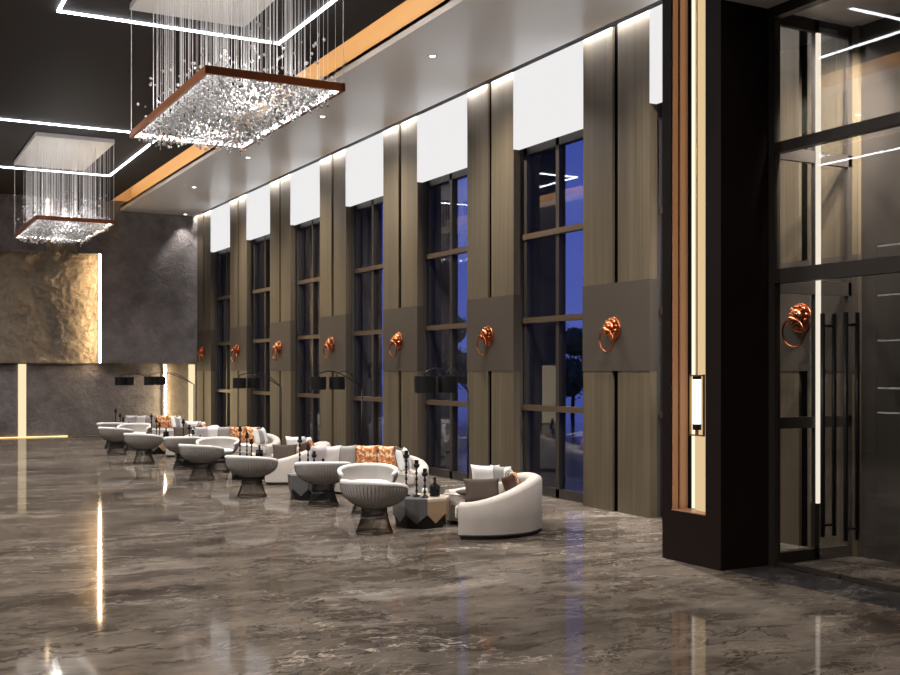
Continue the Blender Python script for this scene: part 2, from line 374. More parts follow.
# ------------------------------------------------------------------ window wall
S, Y0, HW = 3.89, 13.93, .86
ordn = ['behind the entrance glass', 'nearest the dark pillar', 'second from the dark pillar', 'third from the dark pillar', 'fourth from the dark pillar', 'third from the far wall', 'second from the far wall', 'touching the far wall']
ordw = ['right beside the dark pillar', 'nearest the curved sofa in front', 'second left of the nearest sofa', 'behind the middle seating group', 'fifth from the dark pillar', 'second from the far wall', 'nearest the far wall']
tn = 6
def knocker_parts(root):
    # axis along -X (out of the wall)
    prof = [(.18, 0), (.192, .012), (.18, .034), (.152, .026), (.135, .036), (.11, .048), (.02, .058)]
    lb = MB().lathe(prof, 32); lb.v = [(-z, x, y) for x, y, z in lb.v]; lb.build('back_plate', 'copper', root, True)
    h = MB()
    h.ell((-.085, 0, .02), (.075, .10, .105), 16, 10)
    h.ell((-.165, 0, -.02), (.05, .055, .045), 14, 8)       # muzzle
    h.ell((-.215, 0, -.005), (.018, .028, .018), 10, 6)     # nose
    h.ell((-.175, 0, -.068), (.035, .04, .022), 12, 6)      # jaw
    for s_ in (-1, 1):
        h.ell((-.145, .045*s_, .045), (.022, .03, .02), 10, 6)   # brows
        h.ell((-.155, .04*s_, .022), (.012, .014, .014), 8, 6)   # eyes
        h.ell((-.07, .095*s_, .10), (.025, .035, .04), 10, 6)    # ears
        h.ell((-.175, .035*s_, -.028), (.03, .028, .028), 10, 6) # cheeks
    for k in range(11):                                          # mane curls
        a = PI*(.5-1.0)+k*2*PI/11
        h.ell((-.055, .115*math.cos(a), .02+.12*math.sin(a)), (.03, .034, .034), 8, 6)
    h.build('lion_head', 'copper', root, True)
    t = [(-.165+.035*(1-math.cos(a))/2, .175*math.sin(a), -.01-.175*(1-math.cos(a))) for a in [2*PI*i/48 for i in range(48)]]
    MB().tube(t, .015, 10, True).build('ring', 'copper', root, True)
proto_k = None
for k in range(-1, 7):
    yc = Y0+S*k; y0, y1 = yc-HW, yc+HW
    w = MB()
    for (za, zb) in ((0, 2.2), (3.58, 7.60)):
        w.box(XW, XW+.14, y0, yc-.07, za, zb); w.box(XW, XW+.14, yc+.07, y1, za, zb)
    tag(w.build('trim_%d' % tn, 'wood'), 'smoked oak pier of the window wall, '+ordn[k+1], 'pier', 'wooden piers of the window wall', 'structure'); tn += 1
    tag(MB().box(XW+.09, XW+.99, y0+.05, y1-.05, 0, 7.6).box(XW+.1, XW+.5, y0, y1, 7.52, 7.6).build('wall_right', 'reveal'), 'dark core of the window wall pier, '+ordn[k+1], 'wall', 'cores of the window wall piers', 'structure')
    tag(MB().box(XW-.008, XW+.145, y0-.006, y1+.006, 2.2, 3.58).build('trim_%d' % tn, 'taupe'), 'taupe panel behind the copper knocker, pier '+ordn[k+1], 'panel', 'taupe knocker panels', 'structure'); tn += 1
    tag(MB().box(XW+.045, XW+.088, yc-.069, yc+.069, 0, 7.6).build('trim_%d' % tn, 'void'), 'black groove down the middle of the pier, '+ordn[k+1], 'groove', 'black grooves of the piers', 'structure'); tn += 1
    lab = 'copper lion head ring knocker on the pier '+ordn[k+1]
    loc = (XW-.008, yc+.02, 2.86)
    if proto_k is None:
        proto_k = thing('door_knocker', lab, 'knocker', loc, 0, 'copper knockers on the piers'); knocker_parts(proto_k)
    else: place(copy_tree(proto_k), loc, 0, lab, 'copper knockers on the piers')
for k in range(-1, 6):
    a, b_ = Y0+S*k+HW, Y0+S*(k+1)-HW; xm = XW+.22; mid = (a+b_)/2
    wn = thing('window_%d' % (k+2), 'tall dark framed window, '+ordw[k+1], 'window', (xm, mid, 0), 0, 'tall windows', 'structure')
    f = MB(); w2 = (b_-a)/2
    for (p, q) in ((-w2, -w2+.1), (w2-.1, w2), (-.05, .05)): f.box(0, .14, p, q, 0, 6.3)
    for z, h in ((.0, .16), (6.1, .25)): f.box(0, .14, -w2, w2, z, z+h)
    f.box(.0, .5, -w2-.02, w2+.02, 6.32, 7.6)
    f.build('window_frame', 'bronze', wn)
    g = MB()
    for z in (1.54, 3.11, 4.62): g.box(-.03, .10, -w2, w2, z-.05, z+.05)
    g.build('crossbar', 'rail', wn)
    MB().box(.06, .066, -w2+.05, w2-.05, .1, 6.2).build('pane', 'glass', wn)
    tag(MB().box(XW-.01, XW+.12, a+.003, b_-.003, 6.2, 7.595).build('backlit_panel', 'e_panel'), 'glowing white panel above the window '+ordw[k+1], 'light panel', 'glowing white panels above the windows')
# wall beyond the glass doors
struct('wall_entrance', MB().box(XW+.05, XW+.6, YB, Y0-S-HW, 0, 6.4), 'bronze', 'dark wall inside the glass entrance', 'wall')
tag(MB().box(10.285, 10.30, 10.3, YF-.1, 7.70, 7.74).build('wall_washer', 'e_wash'), 'hidden light line washing down the tops of the piers', 'light')
struct('trim_40', MB().box(10.28, 11.1, 9.3, YF, 7.76, 7.86), 'black', 'dark gap between ceiling and window wall', 'ceiling trim')

# ------------------------------------------------------------------ dark pillar with lit slot and lantern
px0, px1, py0, py1 = 8.34, 9.05, 9.25, 10.25
s0, s1, sz, dp = 9.50, 10.09, .58, .22
b = MB()
b.box(px0, px1, py0, py1, 0, sz); b.box(px0, px1, py0, s0, sz, 8.6); b.box(px0, px1, s1, py1, sz, 8.6); b.box(px0+dp+.05, px1, s0, s1, sz, 8.6)
pil = thing('pillar', 'tall dark brown square pillar with a glowing copper slot', 'pillar', (0, 0, 0), 0, None, 'structure')
b.build('shaft', 'pillar', pil)
fins = MB(); fins.box(px0+.015, px0+.085, s1-.02, s1, sz, 8.6).box(px0+.105, px0+dp, s1-.035, s1, sz, 8.6)
fins.build('copper_fin', 'copper_fin', pil)
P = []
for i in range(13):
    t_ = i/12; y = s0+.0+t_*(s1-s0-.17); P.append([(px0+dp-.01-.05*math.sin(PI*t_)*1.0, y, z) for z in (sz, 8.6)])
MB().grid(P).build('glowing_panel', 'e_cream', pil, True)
MB().box(px0+dp-.01, px0+dp+.02, s1-.145, s1-.115, sz+.02, 8.6).build('light_strip', 'e_line', pil)
MB().box(px0+dp+.02, px0+dp+.045, s0, s1, sz, 8.6).build('slot_back', 'black', pil)
MB().box(px0+.005, px0+dp, s0, s1, sz, sz+.012).build('slot_sill', 'copper_fin', pil)
# lantern: brass frame at x688-703
lan = thing('hanging_lantern', 'brass framed lantern with white tube hanging in the pillar slot', 'lantern', (px0+.06, 9.71, 1.46))
f = MB(); hw, hh = .115, .70
for y in (-hw, hw): f.box(-.012, .012, y-.008, y+.008, 0, hh)
for z in (0, hh-.02): f.box(-.012, .012, -hw, hw, z, z+.016)
f.build('frame', 'brass', lan)
MB().lathe([(.045, .13), (.045, hh-.05)], 20).build('tube', 'e_tube', lan, False)
MB().lathe([(.05, .07), (.05, .135)], 20).build('lamp_cap', 'black_metal', lan); MB().lathe([(.05, hh-.055), (.05, hh-.02)], 20).build('lamp_cap', 'black_metal', lan)
MB().lathe([(.02, .015), (.02, .08)], 12).build('stem', 'brass', lan)
MB().tube([(0, 0, hh-.005), (0, 0, 7.0)], .008, 6).build('rod', 'brass', lan)

# ------------------------------------------------------------------ glass entrance
gx = 9.09
ent = thing('window_20', 'dark framed glass screen beside and above the entrance doors', 'glass screen', (0, 0, 0), 0, None, 'structure')
f = MB()
f.box(gx-.045, gx+.045, 9.16, 9.25, 0, 6.29)
f.box(gx-.05, gx+.05, 2.0, 9.2, 4.64, 4.76); f.box(gx-.06, gx+.06, 2.0, 9.2, 3.18, 3.34); f.box(gx-.06, gx+.06, 2.0, 9.25, 6.17, 6.29)
f.box(gx-.045, gx+.045, 7.20, 7.27, 0, 3.2)
f.build('frame', 'bronze', ent)
MB().box(gx-.005, gx+.005, 2.0, 9.2, 3.34, 6.2).build('pane', 'door_glass', ent)
# side screen between pillar and window wall
sy = 9.30
side = thing('window_21', 'dark framed glass side screen between pillar and window wall', 'glass screen', (0, 0, 0), 0, None, 'structure')
f = MB()
f.box(9.05, 9.12, sy-.03, sy+.03, 0, 6.29); f.box(9.79, 9.87, sy-.03, sy+.03, 0, 6.29); f.box(XW-.06, XW, sy-.03, sy+.03, 0, 6.29)
for z, h in ((.0, .13), (1.54, .13), (3.09, .16), (4.62, .14), (6.15, .14)): f.box(9.05, XW, sy-.03, sy+.03, z, z+h)
f.build('frame', 'bronze', side)
MB().box(9.1, XW-.03, sy-.004, sy+.004, .1, 6.2).build('pane', 'door_glass', side)
tag(MB().box(9.80, 9.86, sy-.055, sy-.03, .66, 6.13).build('light_strip', 'e_mirrored'), 'added slim glowing strip standing in for a light mirrored in the entrance glass', 'light')  # added glowing strip, stands in for a slot light reflected in the glass
def door(n, ya, yb, hy, lab):
    d = thing('door_%d' % n, lab, 'door', (gx, (ya+yb)/2, 0), 0, 'frameless glass doors', 'structure'); yc = (ya+yb)/2
    MB().box(-.006, .006, ya-yc+.004, yb-yc-.004, .012, 3.17).build('door_pane', 'door_glass', d)
    MB().box(-.02, .02, ya-yc+.01, yb-yc-.01, .01, .06).build('bottom_rail', 'bronze', d)
    for sx_ in (-1, 1):
        h = MB().tube([(sx_*.085, hy-yc, .44), (sx_*.085, hy-yc, 2.81)], .025, 12)
        for z in (.56, 2.68): h.tube([(0, hy-yc, z), (sx_*.085, hy-yc, z)], .014, 8)
        h.build('handle', 'black_metal', d, True)
    return d
door(1, 8.25, 9.16, 8.42, 'left leaf of the glass entrance doors with long black handles')
door(2, 7.28, 8.245, 8.11, 'right leaf of the glass entrance doors with long black handles')

# display shelf on left wall (seen mirrored in the glass)
ds = thing('display_shelf', 'dark tall shelf with bright lit edges, mirrored in the entrance glass', 'shelf', (XL+.02, 19.15, 0))
f = MB()
for y in (-1.2, -.1, 1.2): f.box(0, .4, y-.04, y+.04, 0, 5.6)
f.box(0, .02, -1.2, 1.2, 0, 5.6); f.build('frame', 'black_metal', ds)
for z in (1.1, 1.75, 3.0, 4.2, 5.5):
    MB().box(.02, .42, -1.2, 1.2, z-.03, z+.03).build('shelf', 'black_metal', ds)
    q = MB().box(.42, .43, -1.15, 1.15, z-.02, z+.02)
    q.build('light_strip', 'e_tube', ds)

# ------------------------------------------------------------------ ceiling LED rings
def ring(xa, xb, ya, yb, lab):
    b = MB(); w = .038
    b.box(xa, xb, ya, ya+w, ZU-.03, ZU-.001); b.box(xa, xb, yb-w, yb, ZU-.03, ZU-.001); b.box(xa, xa+w, ya, yb, ZU-.03, ZU-.001); b.box(xb-w, xb, ya, yb, ZU-.03, ZU-.001)
    tag(b.build('ceiling_light', 'e_led'), lab, 'ceiling light', 'rectangular light lines on the ceiling')
ring(2.75, 6.45, 12.25, 18.32, 'rectangular white light line on ceiling around the near chandelier')
ring(2.75, 6.45, 26.75, 33.05, 'rectangular white light line on ceiling around the far chandelier')
tag(MB().box(-5.3, -5.24, 0, YF-.3, ZU-.03, ZU-.001).build('ceiling_light', 'e_led'), 'straight white light line on the left aisle ceiling', 'ceiling light')

# downlights
DY = [11.7, 16.8, 21.9, 27.0, 32.1, 37.2]
dl = ['nearest the pillar', 'above the nearest seating group', 'right of the near chandelier', 'fourth along from the pillar', 'second from the far wall', 'close to the far wall']
for i, y in enumerate(DY):
    xx = 9.9 if i == 5 else 8.67; y = 37.8 if i == 5 else y
    d = thing('downlight', 'small round recessed ceiling spotlight, '+dl[i], 'downlight', (xx, y, ZS), 0, 'recessed spotlights in the lowered ceiling')
    MB().lathe([(.055, -.006), (.085, -.006), (.085, .0), (.055, .0)], 24, cap=False).build('trim_ring', 'canopy', d)
    MB().lathe([(.05, -.004), (.05, -.002)], 20).build('lens', 'e_down', d)
    l = bpy.data.lights.new('downlight_lamp', 'SPOT'); l.energy = 180 if i == 5 else 1750; l.spot_size = R(78 if i == 5 else 128); l.spot_blend = 1 if i < 5 else .7; l.shadow_soft_size = .06; l.color = (1, .93, .85)
    lo = bpy.data.objects.new('downlight_lamp', l); C.objects.link(lo); lo.location = (xx, y, ZS-.03)
    lo.rotation_euler = (0, 0 if i == 5 else R(-10), 0)

last_lamp = ['']
def down(x, y, z, e, lab, size=90, tilt=0, grp='added fill spotlights in the left ceiling'):
    d = thing('downlight', lab, 'downlight', (x, y, z), 0, grp)
    MB().lathe([(.055, -.006), (.085, -.006), (.085, .0), (.055, .0)], 24, cap=False).build('trim_ring', 'canopy', d)
    MB().lathe([(.05, -.004), (.05, -.002)], 20).build('lens', 'e_down', d)
    l = bpy.data.lights.new('downlight_lamp', 'SPOT'); l.energy = e; l.spot_size = R(size); l.spot_blend = .8; l.shadow_soft_size = .08; l.color = (1, .94, .87)
    lo = bpy.data.objects.new('downlight_lamp', l); C.objects.link(lo); lo.location = (x, y, z-.03); lo.rotation_euler = (0, R(tilt), 0); last_lamp[0] = lo.name
for i in range(9): down(-.4, -2+4.6*i, ZS, 1500, 'added fill spotlight out of view in the left ceiling of the hall', 120, -25)  # unseen spotlights, added as ambient fill for the hall
for i, y in enumerate((7.5, 8.2)):
    down(9.45, y, 6.29, 2600, ('vestibule spotlight behind the glass doors', 'vestibule spotlight nearer the pillar')[i], 60, 0, 'vestibule spotlights')
    lo = bpy.data.objects[last_lamp[0]]
    lo.rotation_euler = (Vector((10.5, 10.1, 3.4+1.2*i))-lo.location).to_track_quat('-Z', 'Y').to_euler()
# ------------------------------------------------------------------ chandeliers
CX, CY, CW, CL, CZ = 4.62, 15.32, 1.84, 4.24, 5.87
def crystal_mb(r, c=(0, 0, 0), b=None, rng=random):
    b = b or MB(); n = 6; x, y, z = c; a0 = rng.random()*6
    v = [(x, y, z-r*1.25)]+[(x+r*.55*math.cos(a0+i*PI/3), y+r*.55*math.sin(a0+i*PI/3), z-r*.75) for i in range(n)]
    v += [(x+r*math.cos(a0+i*PI/3+PI/6), y+r*math.sin(a0+i*PI/3+PI/6), z+0.05*r) for i in range(n)]+[(x, y, z+r*.95)]
    f = [(0, 1+(i+1) % n, 1+i) for i in range(n)]
    for i in range(n):
        j = (i+1) % n; f += [(1+i, 1+j, 7+i), (1+j, 7+j, 7+i)]
    f += [(7+i, 7+(i+1) % n, 13) for i in range(n)]
    return b.add(v, f)
ch = thing('chandelier', 'near crystal chandelier in a long copper rectangular frame hung by fine wires', 'chandelier', (CX, CY, 0), 0, 'crystal chandeliers')
hx, hy = CW/2, CL/2
MB().box(-hx, hx, -hy, hy, ZU-.10, ZU-.002).build('canopy', 'canopy', ch)
f = MB(); t = .05; z0, z1 = CZ-.045, CZ+.055
f.box(-hx, hx, -hy, -hy+t, z0, z1).box(-hx, hx, hy-t, hy, z0, z1).box(-hx, -hx+t, -hy, hy, z0, z1).box(hx-t, hx, -hy, hy, z0, z1)
fr = f.build('frame', 'copper_frame', ch)
f = MB(); e = t+.004; f.box(-hx+e, hx-e, -hy+t, -hy+e, z0+.012, z1-.02).box(-hx+e, hx-e, hy-e, hy-t, z0+.012, z1-.02).box(-hx+t, -hx+e, -hy+e, hy-e, z0+.012, z1-.02).box(hx-e, hx-t, -hy+e, hy-e, z0+.012, z1-.02)
f.build('light_strip', 'e_frame', fr)
for sx_ in (-1, 1):
    for sy_ in (-1, 1):
        MB().tube([(sx_*(hx-.02), sy_*(hy-.02), z1), (sx_*(hx-.02), sy_*(hy-.02), ZU-.1)], .006, 6).build('corner_cable', 'steel', ch)
rng = random.Random(3)
spots = []
for i in range(3600):
    x = rng.uniform(-hx+.08, hx-.08); y = rng.uniform(-hy+.08, hy-.08)
    ez = rng.gauss(.0, .09)
    if rng.random() < .06: ez = rng.uniform(.12, .75)
    ez = max(ez, -.20+.08*rng.random())
    spots.append((x, y, CZ+ez, rng.uniform(.013, .030)))
spots.sort(key=lambda q: q[1]-.4*q[0])       # nearest the viewer first
me0 = None
for i, (x, y, z, r_) in enumerate(spots[:100]):
    if me0 is None:
        o = crystal_mb(.04).build('crystal', 'crystal', ch); me0 = o.data
    else:
        o = bpy.data.objects.new('crystal', me0); C.objects.link(o); o.parent = ch
    o.location = (x, y, z); o.scale = (r_/.04,)*3; o.rotation_euler = (0, 0, rng.random()*6)
b = MB()
for (x, y, z, r_) in spots[100:]: crystal_mb(r_, (x, y, z), b, rng)
o = b.build('crystal_mass', 'crystal', ch); o['kind'] = 'stuff'
wires = []
for (x, y, z, r_) in spots[::20]:
    wires.append((x, y, z+r_*.9))
for i, (x, y, z) in enumerate(wires[:100]):
    MB().tube([(0, 0, 0), (0, 0, ZU-.1-z)], .0028, 4).build('wire', 'steel', ch, loc=(x, y, z))
b = MB()
for (x, y, z) in wires[100:]: b.tube([(x, y, z), (x, y, ZU-.1)], .0028, 4)
o = b.build('wire_mass', 'steel', ch); o['kind'] = 'stuff'
ch2 = copy_tree(ch); place(ch2, (CX, CY+14.63, 0), 0, 'far crystal chandelier hanging in front of the glowing stone wall', 'crystal chandeliers')
for cy in (CY, CY+14.63):
    for k in (-1, 1):
        l = bpy.data.lights.new('chandelier_lamp', 'POINT'); l.energy = 70; l.shadow_soft_size = .15; l.color = (1, .96, .9)
        lo = bpy.data.objects.new('chandelier_lamp', l); C.objects.link(lo); lo.location = (CX, cy+k*1.1, CZ+.12)

# ------------------------------------------------------------------ chairs
def make_chair(label):
    t = thing('barrel_chair', label, 'chair', group='wire based barrel chairs')
    A = R(120); n = 40
    def top(ph): return .715-.10*(abs(ph)/A)**2.2
    def rad(v): return .21+(.46-.21)*(1-(1-v)**3.0)
    def pt(ph, v, off):
        zb, zt = .355, top(ph); z = zb+(zt-zb)*v; r_ = rad(v)-off
        return (r_*math.sin(ph), -r_*math.cos(ph), z)
    P = []
    for i in range(n+1):
        ph = -A+2*A*i/n; e = min(1, (A-abs(ph))/R(10)); th = .05*(.25+.75*math.sqrt(max(0, e)))
        prof = [pt(ph, v/7, 0) for v in range(8)]+[pt(ph, v/7, th) for v in range(7, -1, -1)]
        P.append(prof)
    b = MB().grid(P, False, True); m_ = len(P[0])
    b.f += [tuple(range(m_)), tuple(range(n*m_, n*m_+m_))[::-1]]
    b.build('backrest', 'chair', t, True)
    rim = [(lambda q: (q[0], q[1], q[2]))(pt(-A+2*A*i/n, 1, .022)) for i in range(n+1)]
    MB().tube(rim, [.024 if i in (0, n) else .032 for i in range(n+1)], 10).build('rim', 'chair_in', t, True)
    MB().lathe([(.02, .375), (.19, .375), (.30, .42), (.345, .455), (.335, .485), (.29, .50), (.02, .505)], 36).build('seat', 'chair_in', t, True)
    w = MB(); rods = MB()
    k = 56
    for i in range(k):
        ph = 2*PI*i/k; ph = ph if ph <= PI else ph-2*PI
        pr = [(.25, .012), (.215, .10), (.185, .20), (.17, .29), (.175, .345), (.20, .385)]
        if abs(ph) < A-.05: rods.tube([(r_*math.sin(ph), -r_*math.cos(ph), z) for r_, z in [(.215, .357)]+[(rad(v)+.006, .355+(top(ph)-.355)*v) for v in (.15, .4, .7, .93)]], .004, 4)
        if 0: pr += [(rad(v)+.012, .35+(top(ph)-.35)*v) for v in (.15, .4, .7, .93)]
        w.tube([(r_*math.sin(ph), -r_*math.cos(ph), z) for r_, z in pr], .0052, 4)
    for r_, z in ((.25, .012), (.183, .21), (.20, .385)):
        w.tube([(r_*math.cos(2*PI*i/40), r_*math.sin(2*PI*i/40), z) for i in range(40)], .009, 6, True)
    w.build('wire_base', 'wire', t); rods.build('back_rods', 'rod', t)
    return t
# heading: direction the chair opens to (local +Y); position on floor
chairs = [(6.17, 13.68, 62, 'barrel chair beside the slate and tan table, nearest the viewer, back turned'),
 (6.90, 15.55, 155, 'white barrel chair directly behind the nearest barrel chair, open side to the viewer'),
 (6.70, 16.90, 25, 'barrel chair before the orange cushions of the nearest curved sofas, back turned'),
 (6.06, 18.65, 58, 'barrel chair with bottle and candlesticks just behind it, second in the front row'),
 (6.09, 21.95, 62, 'barrel chair third in the front row, back turned, overlapping a white one'),
 (6.85, 23.45, 155, 'white barrel chair in the middle seating group, open side to the viewer'),
 (6.45, 24.7, 25, 'barrel chair partly hidden behind the third front row chair'),
 (5.94, 26.45, 58, 'barrel chair fourth in the front row, before the farthest seating group'),
 (5.94, 29.6, 62, 'barrel chair farthest in the front row, near the glowing slot'),
 (6.68, 30.9, 155, 'white barrel chair in the farthest seating group, open side to the viewer'),
 (6.4, 32.3, 25, 'barrel chair last of all, closest to the far wall')]
pc = None
for x, y, a, lab in chairs:
    o = make_chair(lab) if pc is None else copy_tree(pc)
    pc = pc or o
    place(o, (x, y, .002), R(-a) if a < 120 else R(a), lab, 'wire based barrel chairs')

# ------------------------------------------------------------------ curved sofas
def make_sofa(label, Ro, span, name='curved_sofa', hback=.76, harm=.47, dip=.30):
    """opens toward local -X... back centre on local +X; arc from -span/2 to +span/2"""
    t = thing(name, label, 'sofa', group='white curved sofas')
    n = 56; A = span/2; T = .19
    def top(ph):
        q = abs(ph)/A; q = max(0, (q-.15)/.85); return hback-(hback-harm)*(q*q*(3-2*q))
    P = []
    for i in range(n+1):
        ph = -A+2*A*i/n; zt = top(ph); c_, s_ = math.cos(ph), math.sin(ph)
        pr = []
        for (dr, z) in ((-.03, .035), (0, .06), (0, .25), (0, zt-.06), (-.02, zt-.02), (-.06, zt), (-T+.05, zt), (-T+.01, zt-.025), (-T, zt-.07), (-T, .3), (-T, .035)):
            pr.append(((Ro+dr)*c_, (Ro+dr)*s_, z))
        P.append(pr)
    b = MB().grid(P, False, True); m_ = len(P[0]); b.f += [tuple(range(m_)), tuple(range(n*m_, n*m_+m_))[::-1]]
    sh = b.build('shell', 'sofa', t, True)
    mo = sh.modifiers.new('es', 'EDGE_SPLIT'); mo.split_angle = R(50)
    # inner outline of the seat
    ri = Ro-T+.012
    xe = Ro*math.cos(A)
    arc = [(ri*math.cos(-A+2*A*i/40), ri*math.sin(-A+2*A*i/40)) for i in range(41)]
    ye = (Ro-.02)*math.sin(A)
    nrm = 24
    # seat front bulges past the arm ends
    front = []
    y1_, x1_ = arc[-1][1], arc[-1][0]
    for i in range(1, nrm):
        q = i/nrm; y = y1_*(1-2*q); front.append((x1_+dip*math.sin(PI*q)-.02*min(1, 8*min(q, 1-q)), y))
    poly = arc+front
    pb = [(x*.985, y*.985) for x, y in poly]
    MB().prism(pb, .035, .27).build('base', 'sofa', t)
    # cushion: wraps a little around the ends of the arms
    ex = .13; wrap = []
    ca, sa = math.cos(A), math.sin(A)
    def endpt(r_, off, s_): return (r_*ca+off*(-abs(sa))*0+(-sa*off), s_*(r_*sa+ca*off))
    fr2 = [endpt(ri, .0, 1), endpt(ri, .015, 1), endpt(Ro-.06, .015, 1), endpt(Ro-.03, .035, 1), endpt(Ro-.06, .06, 1)]
    fr3 = []
    xs_, ys_ = endpt(Ro-.13, .07, 1)
    for i in range(0, 25):
        q = i/24; fr3.append((xs_+(dip+.02)*math.sin(PI*q), ys_*(1-2*q)))
    poly2 = arc[:-1]+fr2+fr3+[(x, -y) for x, y in fr2[::-1]]
    cz = [( .27, .97), (.285, .995), (.34, 1.0), (.40, .99), (.425, .965)]
    vs_ = []; fs = []; m2 = len(poly2); cx_ = -.1
    for z, s_ in cz:
        vs_ += [(cx_+(x-cx_)*s_, y*s_, z) for x, y in poly2]
    for k in range(len(cz)-1):
        for i in range(m2):
            j = (i+1) % m2; fs.append((k*m2+i, k*m2+j, (k+1)*m2+j, (k+1)*m2+i))
    top_ = [tuple((len(cz)-1)*m2+i for i in range(m2))]; bot = [tuple(range(m2-1, -1, -1))]
    MB().add(vs_, fs+top_+bot).build('seat_cushion', 'sofa', t)
    q = MB(); pr = []
    for i in range(41):
        ph = -A+.02+(2*A-.04)*i/40; c_, s_ = math.cos(ph), math.sin(ph)
        pr.append([(r_*c_, r_*s_, z) for r_, z in ((Ro-.05, 0), (Ro-.05, .045), (Ro-T+.03, .045), (Ro-T+.03, 0))])
    q.grid(pr, False, True); q.f += [(3, 2, 1, 0), (160, 161, 162, 163)]
    q.build('plinth', 'black', t)
    return t
def cushion_mb(w, h, d):
    n = 12; P = []; b = MB()
    def half(s_):
        G = []
        for i in range(n+1):
            row = []
            for j in range(n+1):
                u, v = -1+2*i/n, -1+2*j/n
                k = (1-u**4)*(1-v**4); pin = 1-.10*(u*u*(1-v*v)*0+ (1-v*v)*abs(u)**3) ; pin2 = 1-.10*((1-u*u)*abs(v)**3)
                row.append((u*w/2*pin, s_*d/2*max(0, k)**.55, v*h/2*pin2))
            G.append(row)
        return G
    b.grid(half(1)); b.grid([r_[::-1] for r_ in half(-1)])
    return b
CUSH = {}
def cushion(root_M, spec, label):
    """spec: (key, w, h, d, angle on arc, radius, z, lean, roll, yaw)"""
    key, w, h, d, ph, r_, z, lean, roll, yaw = spec
    M_ = root_M @ Matrix.Translation((r_*math.cos(R(ph)), r_*math.sin(R(ph)), z)) @ Matrix.Rotation(R(ph-90+yaw), 4, 'Z') @ Matrix.Rotation(R(-lean), 4, 'X') @ Matrix.Rotation(R(roll), 4, 'Y') 
    kk = (key, w, h, d)
    if kk not in CUSH:
        o = cushion_mb(w, h, d).build('cushion', 'cu_'+key, None, True); CUSH[kk] = o
        import bmesh
        bm = bmesh.new(); bm.from_mesh(o.data); bmesh.ops.remove_doubles(bm, verts=bm.verts, dist=.0008); bm.to_mesh(o.data); bm.free()
    else:
        o = CUSH[kk].copy(); C.objects.link(o)
    o.matrix_world = M_
    tag(o, label, 'cushion', 'loose cushions on the curved sofas')
names = {'white': 'white square cushion', 'stripe': 'white cushion with a grey stripe', 'pattern': 'grey patterned cushion', 'orange': 'orange patterned cushion', 'leather': 'dark brown leather cushion', 'cream': 'cream cushion', 'brown': 'brown cushion', 'dark': 'charcoal cushion', 'lav': 'pale lavender grey cushion', 'grey': 'grey cushion'}
# arcs: local angle 0 = back centre
SA = [('white', .42, .42, .14, 66, .53, .66, -13, 0, 8), ('stripe', .42, .42, .13, 36, .545, .66, -13, 0, 0), ('pattern', .36, .38, .13, 8, .55, .64, -15, 0, 0),
      ('orange', .32, .34, .13, -17, .55, .65, -15, 4, 0), ('leather', .32, .24, .10, -41, .565, .68, -20, 8, 0), ('cream', .34, .26, .12, -54, .40, .565, -20, 0, 0),
      ('brown', .50, .34, .12, -86, .485, .60, -22, 0, 0), ('dark', .32, .32, .08, 98, .34, .482, -88, 0, 0)]
wA = ['far arm end', 'beside the white one', 'at the middle of the back', 'at the middle right of the back', 'lying over the backrest', 'in front of the leather one', 'leaning on the near arm', 'lying flat on the seat']
SBs = [('lav', .42, .42, .15, 80, .90, .655, -16, 0, 0), ('white', .40, .40, .14, 60, .91, .645, -15, 0, 0), ('grey', .40, .40, .15, 41, .92, .645, -14, 0, 0),
      ('orange', .46, .40, .15, 17, .925, .645, -13, 0, 0), ('orange', .46, .40, .15, -11, .925, .645, -13, 0, 0), ('dark', .38, .40, .13, -34, .92, .645, -14, 3, 0),
      ('pattern', .34, .38, .13, -50, .91, .635, -15, -3, 0), ('white', .40, .40, .13, -66, .91, .65, -15, 4, 0), ('stripe', .40, .40, .13, -83, .90, .65, -15, -3, 0)]
wB = ['beside the left arm', 'second from left arm', 'third from left arm', 'at the left of the back', 'at the right of the back', 'fourth from right arm', 'third from right arm', 'second from right arm', 'beside the right arm']
gname = ['nearest', 'middle', 'farthest']
sA = sB = None
for g in range(3):
    dy = 7.78*g
    labA = 'white round backed sofa of the %s seating group, its back to the viewer' % gname[g]
    labB = 'white curved sofa of the %s seating group, facing the viewer, with orange cushions' % gname[g]
    oA = make_sofa(labA, .93, R(222), dip=.46) if sA is None else copy_tree(sA); sA = sA or oA
    place(oA, (7.51, 13.27+dy, .002), R(-22), labA, 'white curved sofas')
    oB = make_sofa(labB, 1.30, R(190), hback=.66, dip=.30) if sB is None else copy_tree(sB); sB = sB or oB
    place(oB, (7.68, 17.86+dy, .002), R(36), labB, 'white curved sofas')
    MA = Matrix.Translation((7.51, 13.27+dy, .0)) @ Matrix.Rotation(R(-22), 4, 'Z'); MBm = Matrix.Translation((7.68, 17.86+dy, .0)) @ Matrix.Rotation(R(36), 4, 'Z')
    for q, w in zip(SA, wA): cushion(MA, q, '%s %s, round backed sofa, %s group' % (names[q[0]], w, gname[g]))
    for q, w in zip(SBs, wB): cushion(MBm, q, '%s %s, %s sofa facing viewer' % (names[q[0]], w, gname[g]))

